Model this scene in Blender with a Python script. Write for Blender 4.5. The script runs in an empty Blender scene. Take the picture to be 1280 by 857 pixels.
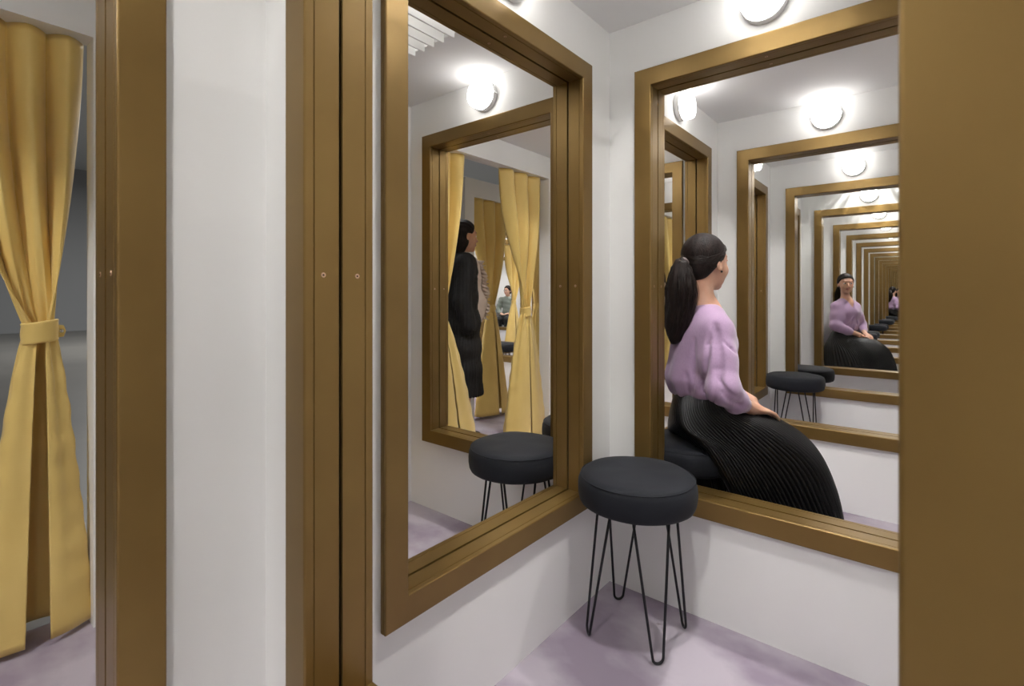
import bpy, bmesh, math, random
import numpy as np
from mathutils import Vector, Matrix

SC = bpy.context.scene
COL = SC.collection
K = 1.3                      # one cubicle is 1.3 m long; fitted plan numbers below are in cubicle lengths
WY = 0.9096                  # cubicle width
M1, M2 = 0.2068, 0.1684      # margins beside openings
FW, FT, FS = 0.0485*K, 0.0496*K, 0.0351*K
ZB, ZT, HC = 0.3138*K, 1.4224*K, 1.613*K
ZSCREW = 0.8672*K
DOORZ = 1.495*K

# ------------------------------------------------------------------ camera
cam_data = bpy.data.cameras.new('camera')
cam = bpy.data.objects.new('camera', cam_data); COL.objects.link(cam)
cam.location = (-0.3605*K, -0.7509*K, 0.8418*K)
cam.rotation_euler = (math.pi/2, 0, 0.6876-math.pi/2)
cam_data.sensor_width = 36
cam_data.lens = 626.79/1280*36
cam_data.shift_y = -59.58/1280
cam_data.clip_start = 0.02
cam_data.dof.use_dof = True
cam_data.dof.focus_distance = 2.1
cam_data.dof.aperture_fstop = 7.0
SC.camera = cam

# ------------------------------------------------------------------ world, exposure, sampling
wd = bpy.data.worlds.new('gallery_air'); SC.world = wd; wd.use_nodes = True
bg = wd.node_tree.nodes['Background']
bg.inputs[0].default_value = (0.80, 0.84, 0.90, 1); bg.inputs[1].default_value = 0.30
SC.view_settings.view_transform = 'Standard'
SC.view_settings.look = 'None'
SC.view_settings.gamma = 1
SC.view_settings.use_curve_mapping = False
SC.view_settings.exposure = 0.24
cy = SC.cycles
cy.max_bounces = 24; cy.glossy_bounces = 20; cy.diffuse_bounces = 6
cy.use_denoising = True
cy.sample_clamp_indirect = 6
cy.caustics_reflective = False; cy.caustics_refractive = False

LAMP_STRENGTH = 8.5      # glowing diffuser of a wall lamp
TOP_POWER = 18.5          # unseen fill light added above each ceiling louvre
GALLERY_POWER = 220.0     # each unseen area light added to light the gallery
def area_lamp(name, loc, sx, sy, power, color=(1, .97, .94)):
    l = bpy.data.lights.new(name, 'AREA'); l.shape = 'RECTANGLE'; l.size = sx; l.size_y = sy
    l.energy = power; l.color = color
    o = bpy.data.objects.new(name, l); COL.objects.link(o); o.location = loc
    return o
for gx, gy in ((-9.5, 4), (3, 12), (9, 12), (15, 12), (3, 3.4)):
    area_lamp('gallery_fill', (gx, gy, 4.6), 1.2, 1.2, GALLERY_POWER if gy > 4 else 70, (1, .99, .97))  # unseen area lights, added and placed to brighten the gallery

# ------------------------------------------------------------------ materials
def mat(name, color, rough=.6, metal=0, noise=None, bump=None, emit=None, sheen=0, spec=.5, coat=0):
    m = bpy.data.materials.new(name); m.use_nodes = True
    nt = m.node_tree; b = nt.nodes['Principled BSDF']
    b.inputs['Base Color'].default_value = (*color, 1)
    b.inputs['Roughness'].default_value = rough
    b.inputs['Metallic'].default_value = metal
    b.inputs['Specular IOR Level'].default_value = spec
    b.inputs['Sheen Weight'].default_value = sheen
    b.inputs['Coat Weight'].default_value = coat
    if emit:
        b.inputs['Emission Color'].default_value = (*emit[0], 1)
        b.inputs['Emission Strength'].default_value = emit[1]
    tc = nt.nodes.new('ShaderNodeTexCoord')
    def mapped(scale):
        mp = nt.nodes.new('ShaderNodeMapping'); mp.inputs['Scale'].default_value = scale
        nt.links.new(tc.outputs['Object'], mp.inputs['Vector']); return mp
    if noise:   # (scale xyz, detail, color2, lo, hi)
        sc, det, c2, lo, hi = noise
        mp = mapped(sc); n = nt.nodes.new('ShaderNodeTexNoise'); n.inputs['Scale'].default_value = 1
        n.inputs['Detail'].default_value = det
        nt.links.new(mp.outputs[0], n.inputs['Vector'])
        r = nt.nodes.new('ShaderNodeValToRGB')
        r.color_ramp.elements[0].position = lo; r.color_ramp.elements[0].color = (*color, 1)
        r.color_ramp.elements[1].position = hi; r.color_ramp.elements[1].color = (*c2, 1)
        nt.links.new(n.outputs['Fac'], r.inputs[0]); nt.links.new(r.outputs[0], b.inputs['Base Color'])
    if bump:    # (scale xyz, strength, distance)
        sc, st, dist = bump
        mp = mapped(sc); n = nt.nodes.new('ShaderNodeTexNoise'); n.inputs['Scale'].default_value = 1
        n.inputs['Detail'].default_value = 3
        nt.links.new(mp.outputs[0], n.inputs['Vector'])
        bp = nt.nodes.new('ShaderNodeBump'); bp.inputs['Strength'].default_value = st; bp.inputs['Distance'].default_value = dist
        nt.links.new(n.outputs['Fac'], bp.inputs['Height']); nt.links.new(bp.outputs[0], b.inputs['Normal'])
    return m
M_WALL = mat('white_paint', (.85, .852, .84), .75, noise=((3, 3, 1.2), 3, (.825, .825, .81), .35, .7), bump=((240, 240, 240), .05, .001))
M_CEIL = mat('ceiling_paint', (.80, .80, .80), .85)
M_BRONZE = mat('bronze_lacquer', (.215, .134, .040), .34, .60, noise=((6, 6, 5), 4, (.190, .116, .034), .35, .7), bump=((900, 900, 900), .04, .0005))
M_BRONZE.node_tree.nodes['Principled BSDF'].inputs['Coat Roughness'].default_value = .25
M_GROOVE = mat('black_gap', (.006, .005, .005), .9)
M_SCREW = mat('screw_metal', (.62, .42, .30), .35, .9)
M_SCREWH = mat('screw_recess', (.05, .03, .02), .8)
M_CARPET = mat('lilac_carpet', (.455, .41, .47), .95, noise=((3.4, 2.4, 1), 6, (.27, .22, .285), .42, .60), bump=((700, 700, 700), .5, .002), sheen=.15)
M_GFLOOR = mat('gallery_floor', (.23, .22, .20), .35, noise=((.6, .6, 1), 4, (.17, .165, .155), .3, .7))
M_GWALL = mat('gallery_wall', (.34, .35, .36), .8)
M_GCEIL = mat('gallery_ceiling', (.62, .64, .66), .8)
M_LAMPB = mat('lamp_base', (.72, .72, .72), .4)
M_LAMPD = mat('lamp_diffuser', (.9, .9, .9), .3, emit=((1, .975, .94), LAMP_STRENGTH))
M_MIRROR = mat('mirror_glass', (.90, .905, .89), .0, 1)
M_STOOL = mat('black_cloth', (.008, .0095, .013), .7, spec=.22, bump=((900, 900, 900), .35, .0008), sheen=.03, noise=((900, 900, 900), 2, (.013, .015, .021), .35, .7))
M_ROD = mat('black_steel', (.012, .012, .014), .32, .4)
M_CURT = mat('yellow_satin', (.78, .575, .19), .5, noise=((9, 9, 5), 5, (.72, .515, .155), .3, .75), bump=((60, 60, 380), .18, .002), sheen=.2)
M_SKIN = mat('skin', (.58, .335, .235), .5, noise=((30, 30, 30), 3, (.54, .295, .20), .35, .7))
M_SKIN.node_tree.nodes['Principled BSDF'].inputs['Subsurface Weight'].default_value = .08
M_SKIN.node_tree.nodes['Principled BSDF'].inputs['Subsurface Scale'].default_value = .01
M_LIP = mat('lips', (.42, .155, .125), .4)
M_HAIR = mat('black_hair', (.008, .0055, .005), .52, spec=.16, noise=((60, 60, 14), 3, (.022, .012, .010), .4, .8), bump=((420, 420, 60), .6, .003))
M_HAIRS = mat('hair_strand', (.013, .0085, .007), .42, spec=.22)
M_EYEW = mat('eye_white', (.7, .68, .66), .2)
M_EYED = mat('eye_iris', (.02, .012, .01), .1)
M_SWEATER = mat('lilac_knit', (.40, .27, .42), .9, noise=((300, 300, 60), 2, (.36, .235, .38), .4, .7), bump=((420, 420, 150), .45, .0015), sheen=.35)
M_GREEN = mat('grey_green_knit', (.20, .23, .20), .9, bump=((420, 420, 150), .4, .0015), sheen=.2)
M_SKIRT = mat('black_satin_skirt', (.0035, .0035, .004), .36, spec=.4)
M_BLACK = mat('black_wool', (.007, .007, .008), .8)
M_BEIGE = mat('beige_blouse', (.66, .56, .50), .7, noise=((30, 30, 30), 3, (.60, .50, .44), .3, .7))
M_LEATHER = mat('black_leather', (.012, .012, .013), .3)
M_ELASTIC = mat('hair_elastic', (.16, .12, .12), .4)
M_METAL = mat('plated_metal', (.75, .75, .75), .25, 1)

# ------------------------------------------------------------------ mesh helpers
def link(name, me, m, parent=None, smooth=False):
    o = bpy.data.objects.new(name, me); COL.objects.link(o)
    if m is not None and len(me.materials) == 0:
        for q in (m if isinstance(m, (list, tuple)) else (m,)): me.materials.append(q)
    if smooth:
        me.polygons.foreach_set('use_smooth', [True]*len(me.polygons)); me.update()
    if parent is not None: o.parent = parent
    return o
def pydata(name, v, f):
    me = bpy.data.meshes.new(name); me.from_pydata([tuple(a) for a in v], [], [tuple(int(i) for i in a) for a in f]); me.update(); return me
def bm_mesh(name, bm, recalc=True):
    if recalc: bmesh.ops.recalc_face_normals(bm, faces=bm.faces)
    me = bpy.data.meshes.new(name); bm.to_mesh(me); bm.free(); return me
def box(bm, x0, x1, y0, y1, z0, z1):
    v = [bm.verts.new((x, y, z)) for x in (x0, x1) for y in (y0, y1) for z in (z0, z1)]
    for f in ((0, 1, 3, 2), (4, 6, 7, 5), (0, 4, 5, 1), (2, 3, 7, 6), (0, 2, 6, 4), (1, 5, 7, 3)):
        bm.faces.new([v[i] for i in f])
def lathe(profile, n=48, axis='z'):
    bm = bmesh.new(); rings = []
    for r, h in profile:
        if r < 1e-6: rings.append([bm.verts.new((0, 0, h))])
        else: rings.append([bm.verts.new((r*math.cos(2*math.pi*i/n), r*math.sin(2*math.pi*i/n), h)) for i in range(n)])
    for a, b in zip(rings[:-1], rings[1:]):
        for i in range(n):
            j = (i+1) % n
            if len(a) == 1 and len(b) > 1: bm.faces.new((a[0], b[i], b[j]))
            elif len(b) == 1 and len(a) > 1: bm.faces.new((a[i], b[0], a[j]))
            elif len(a) > 1: bm.faces.new((a[i], b[i], b[j], a[j]))
    return bm
def tube(bm, pts, rad, n=8, closed=False, cap=True):
    pts = [Vector(p) for p in pts]; N = len(pts)
    if not hasattr(rad, '__len__'): rad = [rad]*N
    up = None; rings = []
    for i, p in enumerate(pts):
        if closed: t = pts[(i+1) % N]-pts[i-1]
        else: t = pts[min(i+1, N-1)]-pts[max(i-1, 0)]
        t.normalize()
        if up is None:
            up = Vector((0, 0, 1)) if abs(t.z) < .9 else Vector((1, 0, 0))
        u = (up-t*up.dot(t))
        if u.length < 1e-5: u = t.orthogonal()
        u.normalize(); up = u; w = t.cross(u)
        rings.append([bm.verts.new(p+(u*math.cos(2*math.pi*k/n)+w*math.sin(2*math.pi*k/n))*rad[i]) for k in range(n)])
    for i in range(N if closed else N-1):
        a, b = rings[i], rings[(i+1) % N]
        for k in range(n): bm.faces.new((a[k], a[(k+1) % n], b[(k+1) % n], b[k]))
    if cap and not closed:
        bm.faces.new(rings[0][::-1]); bm.faces.new(rings[-1])
def empty(name, loc, label, cat, group=None, rz=0):
    o = bpy.data.objects.new(name, None); COL.objects.link(o); o.location = loc; o.rotation_euler = (0, 0, rz)
    o.empty_display_size = .1; o['label'] = label; o['category'] = cat
    if group: o['group'] = group
    return o
def struct(o, label=None):
    o['kind'] = 'structure'
    if label: o['label'] = label
    return o
def copy_tree(o, parent=None):
    c = o.copy(); COL.objects.link(c)
    if parent is not None: c.parent = parent
    for ch in list(o.children): copy_tree(ch, c)
    return c

# ------------------------------------------------------------------ walls
def to3(axis, pos, u, b, z):
    # axis 'x': the wall runs along x (normal y); axis 'y': it runs along y (normal x)
    return (u, pos+b, z) if axis == 'x' else (pos+b, u, z)
def wall(name, label, axis, pos, u0, u1, hole=None, z1=HC):
    """slab of thickness 2*FS from floor to ceiling, hole=(h0,h1,z0,z1)"""
    bm = bmesh.new()
    if hole is None: us = [u0, u1]; zs = [0, z1]
    else:
        h0, h1, a0, a1 = hole
        us = [u0, h0, h1, u1]; zs = [0, a0, a1, z1] if a0 > .001 else [0, a1, z1]
    V = {}
    def vert(i, j, s):
        k = (i, j, s)
        if k not in V: V[k] = bm.verts.new(to3(axis, pos, us[i], s*FS, zs[j]))
        return V[k]
    def inhole(i, j):
        if hole is None: return False
        return i == 1 and (j == 1 if hole[2] > .001 else j == 0)
    ni, nj = len(us)-1, len(zs)-1
    for i in range(ni):
        for j in range(nj):
            if inhole(i, j): continue
            for s in (-1, 1): bm.faces.new([vert(i, j, s), vert(i+1, j, s), vert(i+1, j+1, s), vert(i, j+1, s)])
            for di, dj, e in ((-1, 0, ((0, 0), (0, 1))), (1, 0, ((1, 0), (1, 1))), (0, -1, ((0, 0), (1, 0))), (0, 1, ((0, 1), (1, 1)))):
                a, b = i+di, j+dj
                if not (0 <= a < ni and 0 <= b < nj) or inhole(a, b):
                    p, q = e
                    bm.faces.new([vert(i+p[0], j+p[1], -1), vert(i+q[0], j+q[1], -1), vert(i+q[0], j+q[1], 1), vert(i+p[0], j+p[1], 1)])
    return struct(link(name, bm_mesh(name, bm), M_WALL), label)

# ------------------------------------------------------------------ bronze frames (two L-shaped halves, mitred pieces)
G = .0036
def frame_half_profile():
    t = FT; s = FS
    return [(0, G), (0, t-.0175), (.0016, t-.0170), (.0016, t-.0160), (0, t-.0155), (0, t-.003), (.0009, t-.0009), (.003, t),
            (FW-.003, t), (FW-.0009, t-.0009), (FW, t-.003), (FW, t-.0075), (FW-.0014, t-.0080), (FW-.0014, t-.0088), (FW, t-.0093),
            (FW, s), (.012, s), (.012, G)]
PROF = frame_half_profile()
def piece_mesh(name, L, Hh, side, which):
    """local: u along opening (0..L), z 0..Hh, b normal. which: 0 sill 1 right 2 head 3 left"""
    bm = bmesh.new()
    def corner(k, a):
        return ((-a, -a), (L+a, -a), (L+a, Hh+a), (-a, Hh+a))[k]
    A, B = [], []
    for a, b in PROF:
        p = corner(which, a); q = corner((which+1) % 4, a)
        A.append(bm.verts.new((p[0], side*b, p[1]))); B.append(bm.verts.new((q[0], side*b, q[1])))
    n = len(PROF)
    for i in range(n):
        j = (i+1) % n; bm.faces.new((A[i], A[j], B[j], B[i]))
    bm.faces.new(A); bm.faces.new(B[::-1])
    return bm_mesh(name, bm)
_cache = {}
def frame_meshes(L, Hh):
    key = (round(L, 4), round(Hh, 4))
    if key in _cache: return _cache[key]
    r = {}
    for side in (-1, 1):
        for w, nm in enumerate(('sill', 'jamb', 'head', 'jamb')):
            r[(side, w)] = piece_mesh('frame_'+nm, L, Hh, side, w)
    bm = bmesh.new()      # the black gap strip, recessed between the halves
    for w in range(4):
        def corner(k, a): return ((-a, -a), (L+a, -a), (L+a, Hh+a), (-a, Hh+a))[k]
        vs = []
        for k in (w, (w+1) % 4):
            for a in (.008, .0125):
                for b in (-G-.001, G+.001):
                    c = corner(k, a); vs.append(bm.verts.new((c[0], b, c[1])))
        for f in ((0, 1, 3, 2), (4, 6, 7, 5), (0, 4, 5, 1), (2, 3, 7, 6), (0, 2, 6, 4), (1, 5, 7, 3)): bm.faces.new([vs[i] for i in f])
    r['gap'] = bm_mesh('gap_strip', bm)
    bm = lathe([(0, .0003), (.0028, .0003), (.0034, .0006), (.0042, .0004), (.0042, -.002)], 14)
    r['screw'] = bm_mesh('screw', bm)
    bm = lathe([(0, .0008), (.0017, .0008), (.0017, .0)], 10)
    r['slot'] = bm_mesh('screw_recess', bm)
    _cache[key] = r; return r
FRAMES = []
def frame(label, axis, pos, h0, h1, group=None, screws=True):
    L, Hh = h1-h0, ZT-ZB
    r = frame_meshes(L, Hh)
    if axis == 'x': o = empty('opening_frame', (h0, pos, ZB), label, 'frame', group)
    else: o = empty('opening_frame', (pos, h0, ZB), label, 'frame', group, rz=math.pi/2)
    names = ('sill', 'jamb', 'head', 'jamb')
    for side in (-1, 1):
        for w in range(4):
            link('frame_'+names[w], r[(side, w)], M_BRONZE, o)
    link('gap_strip', r['gap'], M_GROOVE, o)
    if screws:
        for side in (-1, 1):
            for (x, z, ry) in ((0, ZSCREW-ZB, math.pi/2), (L, ZSCREW-ZB, -math.pi/2), (L*.5, Hh, math.pi)):
                s = link('screw', r['screw'], M_SCREW, o, True); s.location = (x, side*FT/2*.98, z); s.rotation_euler = (0, ry, 0)
                q = link('screw_recess', r['slot'], M_SCREWH, s, True)
    FRAMES.append(o); return o
def mirror(label, axis, pos, h0, h1, group=None):
    bm = bmesh.new(); L = h1-h0; e = .0075
    box(bm, -e, L+e, -.0025, .0025, -e, ZT-ZB+e)
    me = bm_mesh('wall_mirror', bm)
    o = link('wall_mirror', me, M_MIRROR)
    if axis == 'x': o.location = (h0, pos, ZB)
    else: o.location = (pos, h0, ZB); o.rotation_euler = (0, 0, math.pi/2)
    o['label'] = label; o['category'] = 'mirror'
    if group: o['group'] = group
    return o

# ------------------------------------------------------------------ wall lamps
def lamp_proto(label, group):
    o = empty('wall_lamp', (0, 0, 0), label, 'lamp', group)
    base = bm_mesh('lamp_base', lathe([(0, 0), (.064, 0), (.0672, .002), (.0672, .024), (.0655, .026), (0, .026)], 40))
    dif = bm_mesh('diffuser', lathe([(0, .0258), (.0640, .0258), (.0650, .028), (.0655, .055), (.063, .064), (.054, .0685), (0, .0705)], 48))
    b = link('lamp_base', base, M_LAMPB, o, True); d = link('diffuser', dif, M_LAMPD, o, True)
    clip = bmesh.new(); box(clip, .066, .0695, -.004, .004, .006, .028)
    link('clip', bm_mesh('clip', clip), M_METAL, o)
    return o
LAMP0 = None
def wall_lamp(label, axis, pos, u, side, group=None):
    global LAMP0
    if LAMP0 is None: o = LAMP0 = lamp_proto(label, group)
    else: o = copy_tree(LAMP0)
    o['label'] = label
    if group: o['group'] = group
    elif 'group' in o: del o['group']
    p = to3(axis, pos, u, side*FS, 1.549*K)
    o.location = p
    n = Vector((0, side, 0)) if axis == 'x' else Vector((side, 0, 0))
    o.rotation_euler = n.to_track_quat('Z', 'Y').to_euler()
    return o

# ------------------------------------------------------------------ setting: floors, gallery
def slab(name, x0, x1, y0, y1, z0, z1, m, label=None):
    bm = bmesh.new(); box(bm, x0, x1, y0, y1, z0, z1)
    return struct(link(name, bm_mesh(name, bm), m), label)
slab('floor', -3.1*K, 4.0, -(WY+.05)*K, .985*K, -.03, 0, M_CARPET, 'mottled lilac carpet of the cubicles')
slab('floor', 1.2, 10.5, .985*K, 7.4, -.03, 0, M_CARPET, 'lilac carpet between the blocks of cubicles')
slab('floor', -14, 1.2, .985*K, 19.3, -.03, -.004, M_GFLOOR, 'grey polished gallery floor beyond the curtain')
slab('floor', 1.2, 26, 7.4, 19.3, -.03, -.004, M_GFLOOR, 'grey gallery floor behind the cubicles')
slab('floor', 10.5, 26, -3, 7.4, -.03, -.004, M_GFLOOR, 'grey gallery floor past the end of the cubicles')
slab('wall_far', -14, 26, 19.3, 19.5, -.03, 5, M_GWALL, 'distant grey gallery wall')
slab('wall_far_right', 26, 26.2, -3, 19.5, -.03, 5, M_GWALL)
slab('wall_far_left', -14.2, -14, -3, 19.5, -.03, 5, M_GWALL)
slab('wall_rear', -14, 26, -3.2, -3, -.03, 5, M_GWALL)
slab('ceiling_gallery', -14.2, 26.2, -3.2, 19.5, 5, 5.1, M_GCEIL)
slab('floor', -14, -3.1*K, -3, .985*K, -.03, -.004, M_GFLOOR)
slab('floor', -3.1*K, 10.5, -3, -(WY+.05)*K, -.03, -.004, M_GFLOOR)

# ------------------------------------------------------------------ ceilings with louvres, one per cubicle
def cell_ceiling(x0, y0, name_label, louvre=True, lcat=None, fx=(.33, .675), power=1.0, well=.20):
    X0, X1, Y0, Y1 = x0*K, (x0+1)*K, y0*K, (y0+WY)*K
    hx0, hx1 = (x0+fx[0])*K, (x0+fx[1])*K
    hy0, hy1 = (y0+.300)*K, (y0+.610)*K
    th = .02
    bm = bmesh.new()
    # the ring of the ceiling round the louvre hole
    xs = [X0, hx0, hx1, X1]; ys = [Y0, hy0, hy1, Y1]
    vb = [[bm.verts.new((x, y, HC)) for y in ys] for x in xs]; vt = [[bm.verts.new((x, y, HC+th)) for y in ys] for x in xs]
    for i in range(3):
        for j in range(3):
            if louvre and (i, j) == (1, 1): continue
            bm.faces.new([vb[i][j], vb[i][j+1], vb[i+1][j+1], vb[i+1][j]])
            bm.faces.new([vt[i][j], vt[i+1][j], vt[i+1][j+1], vt[i][j+1]])
    for a, b in () if not louvre else (((1, 1), (2, 1)), ((2, 1), (2, 2)), ((2, 2), (1, 2)), ((1, 2), (1, 1))):
        bm.faces.new([vb[a[0]][a[1]], vb[b[0]][b[1]], vt[b[0]][b[1]], vt[a[0]][a[1]]])
    struct(link('ceiling', bm_mesh('ceiling', bm), M_CEIL))
    # light well above
    if not louvre: return
    o = empty('ceiling_louvre', ((hx0+hx1)/2, (hy0+hy1)/2, HC), name_label, 'louvre', lcat)
    bm = bmesh.new(); a, b = (hx1-hx0)/2, (hy1-hy0)/2; hh = well
    for (u0, u1, v0, v1) in ((-a, -a+.004, -b, b), (a-.004, a, -b, b), (-a+.004, a-.004, -b, -b+.004), (-a+.004, a-.004, b-.004, b)):
        box(bm, u0, u1, v0, v1, .0, hh)
    box(bm, -a, a, -b, b, hh, hh+.004)
    link('light_well', bm_mesh('light_well', bm), M_WALL, o)
    for i in range(7):
        y = (y0+.319+.044*i)*K-(hy0+hy1)/2
        bm = bmesh.new(); box(bm, -a+.004, a-.004, y-.0035, y+.0035, -.020, .022)
        bmesh.ops.bevel(bm, geom=[e for e in bm.edges if abs(e.verts[0].co.z+.02) < 1e-4 and abs(e.verts[1].co.z+.02) < 1e-4], offset=.003, segments=2)
        link('slat', bm_mesh('slat', bm), M_WALL, o)
    area_lamp('top_fill', ((hx0+hx1)/2, (hy0+hy1)/2, HC+well-.015), .07, .07, TOP_POWER*power)  # added fill from above; no lamp shows behind the slats
    return o

colname = {-3: 'rearmost', -2: 'second rearmost', -1: 'camera', 0: 'first', 1: 'second', 2: 'third'}
for k in range(-3, 3):  # front row: louvres added out of view to let fill light in
    cell_ceiling(k, -WY, {0: 'added white fill-light louvre over the cubicle with the empty front stool', 1: 'added white fill-light louvre, unseen above the woman in the lilac sweater',
                 2: 'added white fill-light louvre just before the end mirror', -1: 'added white fill-light louvre above the camera cubicle',
                 -2: 'added white fill-light louvre behind the camera, first one back', -3: 'added white fill-light louvre farthest behind the camera'}[k], fx=(.08, .42) if k > 0 else (.33, .675))
for k in range(-1, 3):
    cell_ceiling(k, 0, {0: 'white slatted ceiling louvre seen through the left framed opening at top', 1: 'white ceiling louvre in the cubicle before the woman in black',
                 2: 'white ceiling louvre past the woman in black, cubicle by the mirror', -1: 'white ceiling louvre in the cubicle of the leftmost curtain'}[k], power=.05 if k == 0 else 1.5 if k == -1 else 1.0, fx=(.08, .42) if k > 0 else (.03, .33) if k == -1 else (.33, .675))

# ------------------------------------------------------------------ walls, frames, mirrors and lamps of the near block
REFL = 'bronze opening frame seen only as a reflection deep in the mirror tunnel'
LREFL = 'round white wall lamp seen only as a reflection deep in the mirror tunnel'
hy = (-(WY-M2)*K, -M2*K)          # opening in a cross wall, front row
hy1 = (M2*K, (WY-M2)*K)           # same, back row
eps = .0005
def holed(h): return (h[0]-.0127, h[1]+.0127, ZB-.0127, ZT+.0127)
left_lab = {-1: 'wide blurred bronze frame left of the white wall, beside the leftmost curtain',
            0: 'large bronze frame left of the front stool, opening toward the yellow curtains',
            1: 'bronze frame on the left wall right behind the head of the woman in lilac',
            2: 'narrow slice of bronze frame left of the stool before the mirror'}
for k in range(-3, 3):
    h = ((k+M1)*K, (k+1-M1)*K)
    wall('wall_left', None, 'x', 0, k*K+FS+eps, (k+1)*K-FS-eps, holed(h))
    frame(left_lab.get(k, REFL), 'x', 0, h[0], h[1], None if k in left_lab else 'frames seen only in the mirror tunnel')
    if k < -1: mirror('tall mirror in the left wall far behind the camera', 'x', 0, h[0], h[1], 'mirrors behind the camera')
cross_lab = {0: 'near bronze frame the camera looks through, its posts left and far right',
             1: 'large bronze frame to the right of the front stool, woman in lilac behind it',
             2: 'second frame of the receding bronze tunnel, its sill behind the woman in lilac',
             3: 'third frame of the receding bronze tunnel, holding the end mirror'}
for k in range(-3, 4):
    wall('wall_right' if k > 0 else 'wall_front', None, 'y', k*K, -WY*K+FS+eps, -FS-eps if k not in (-3, 3) else -FS-eps, holed(hy))
    frame(cross_lab.get(k, REFL), 'y', k*K, hy[0], hy[1], None if k in cross_lab else 'frames seen only in the mirror tunnel')
    # the square posts where walls meet
    for yy in ((0,) if k < -1 else (0, WY)):
        bm = bmesh.new(); box(bm, k*K-FS-eps, k*K+FS+eps, yy*K-FS-eps, yy*K+FS+eps, 0, HC)
        struct(link('trim_1', bm_mesh('corner_post', bm), M_WALL))
mirror('end mirror that multiplies the receding bronze frames', 'y', 3*K, hy[0], hy[1])
mirror('tall mirror closing the row of cubicles behind the camera', 'y', -3*K, hy[0], hy[1])
wall('wall_near', None, 'x', -WY*K, -3.03*K, 3.03*K)
mid = -WY/2*K
def lamps_cross(k, row, labs):
    m_ = mid if row == 0 else -mid
    for side, lab, g in labs: wall_lamp(lab, 'y', k*K, m_, side, g)
GR = 'lamps seen only in the mirror tunnel'
lamps_cross(-3, 0, ((1, LREFL, GR),)); lamps_cross(-2, 0, ((-1, LREFL, GR), (1, LREFL, GR))); lamps_cross(-1, 0, ((-1, LREFL, GR), (1, LREFL, GR)))
lamps_cross(0, 0, ((-1, 'round white lamp on the camera side, above the near frame', None), (1, 'round white lamp on the far side, above the near frame', None)))
lamps_cross(1, 0, ((-1, 'round glowing lamp cut by the top edge, above the large right frame', None), (1, 'round lamp over the woman in lilac, on the wall facing away', None)))
lamps_cross(2, 0, ((-1, 'round glowing lamp above the second frame of the tunnel', None), (1, LREFL, GR)))
lamps_cross(3, 0, ((-1, 'round glowing lamp above the third frame, over the end mirror', None),))
ll = {-1: 'round lamp above the frame beside the leftmost curtain', 0: 'round lamp at the top edge, above the large left frame',
      1: 'round lamp seen side on, left wall above the woman in lilac', 2: 'small bright lamp on the left wall before the end mirror'}
for k in range(-3, 3):
    wall_lamp(ll.get(k, LREFL), 'x', 0, (k+.5)*K, -1, None if k in ll else GR)
lb = {-1: 'round lamp in the leftmost curtain cubicle, back of its frame', 0: 'round lamp in the louvred cubicle, on the wall shared with the front stool',
      1: 'round lamp in the cubicle before the woman in black, wall facing the curtains', 2: 'round lamp in the last curtained cubicle, wall facing the curtains'}
for k in range(0, 3): wall_lamp(lb[k], 'x', 0, (k+.5)*K, 1)
# back row
rowlab = {0: 'bronze frame between the leftmost curtain cubicle and the next, mostly hidden',
          1: 'middle-distance bronze frame seen through the left one, yellow curtains inside it',
          2: 'bronze frame glimpsed left of the ponytail, beyond the left wall frame',
          3: 'bronze frame with mirror at the end of the curtained cubicles',
          -1: 'bronze frame with mirror beside the leftmost curtain cubicle'}
for k in range(-1, 4):
    wall('wall_back', None, 'y', k*K, FS+eps, WY*K-FS-eps, holed(hy1))
    frame(rowlab[k], 'y', k*K, hy1[0], hy1[1])
mirror('mirror at the end of the curtained cubicles', 'y', 3*K, hy1[0], hy1[1])
mirror('mirror on the far left of the leftmost curtain cubicle', 'y', -1*K, hy1[0], hy1[1])
lamps_cross(0, 1, ((-1, 'round lamp in the leftmost curtain cubicle above its right frame', None), (1, 'round lamp in the louvred cubicle above its left frame', None)))
lamps_cross(1, 1, ((-1, 'round glowing lamp seen through the left frame, above the middle-distance frame', None), (1, 'round lamp behind the middle-distance frame, facing the curtains', None)))
lamps_cross(2, 1, ((-1, 'round lamp right of the woman in black, hidden by the left frame', None), (1, 'round lamp in the last curtained cubicle, above its left frame', None)))
lamps_cross(3, 1, ((-1, 'round lamp above the mirror of the curtained cubicles', None),))
def door_wall(k, y, z1=HC):
    return wall('wall_curtain', None, 'x', y*K, k*K+FS+eps, (k+1)*K-FS-eps, ((k+.052)*K, (k+.948)*K, 0, DOORZ), z1)
for k in range(-1, 3): door_wall(k, WY)

# ------------------------------------------------------------------ the second block of cubicles, across the passage
Y2 = 1.59; Y3 = Y2+WY; Y4 = Y3+WY
def post(x, y):
    bm = bmesh.new(); box(bm, x*K-FS-eps, x*K+FS+eps, y*K-FS-eps, y*K+FS+eps, 0, HC)
    struct(link('trim_1', bm_mesh('corner_post', bm), M_WALL))
def xwall(k, y, kind, label=None):
    if kind == 'door': return door_wall(k, y)
    h = ((k+M1)*K, (k+1-M1)*K) if kind == 'frame' else None
    wall('wall_block', None, 'x', y*K, k*K+FS+eps, (k+1)*K-FS-eps, holed(h) if h else None)
    if h: frame(label, 'x', y*K, h[0], h[1])
def ywall(x, y, kind, label=None):
    h = ((y+M2)*K, (y+WY-M2)*K) if kind == 'frame' else None
    wall('wall_block', None, 'y', x*K, y*K+FS+eps, (y+WY)*K-FS-eps, holed(h) if h else None)
    if h: frame(label, 'y', x*K, h[0], h[1])
for p in ((2, Y2), (3, Y2), (4, Y2), (2, Y3), (3, Y3), (4, Y3), (5, Y3), (3, Y4), (4, Y4), (5, Y4)): post(*p)
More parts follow.
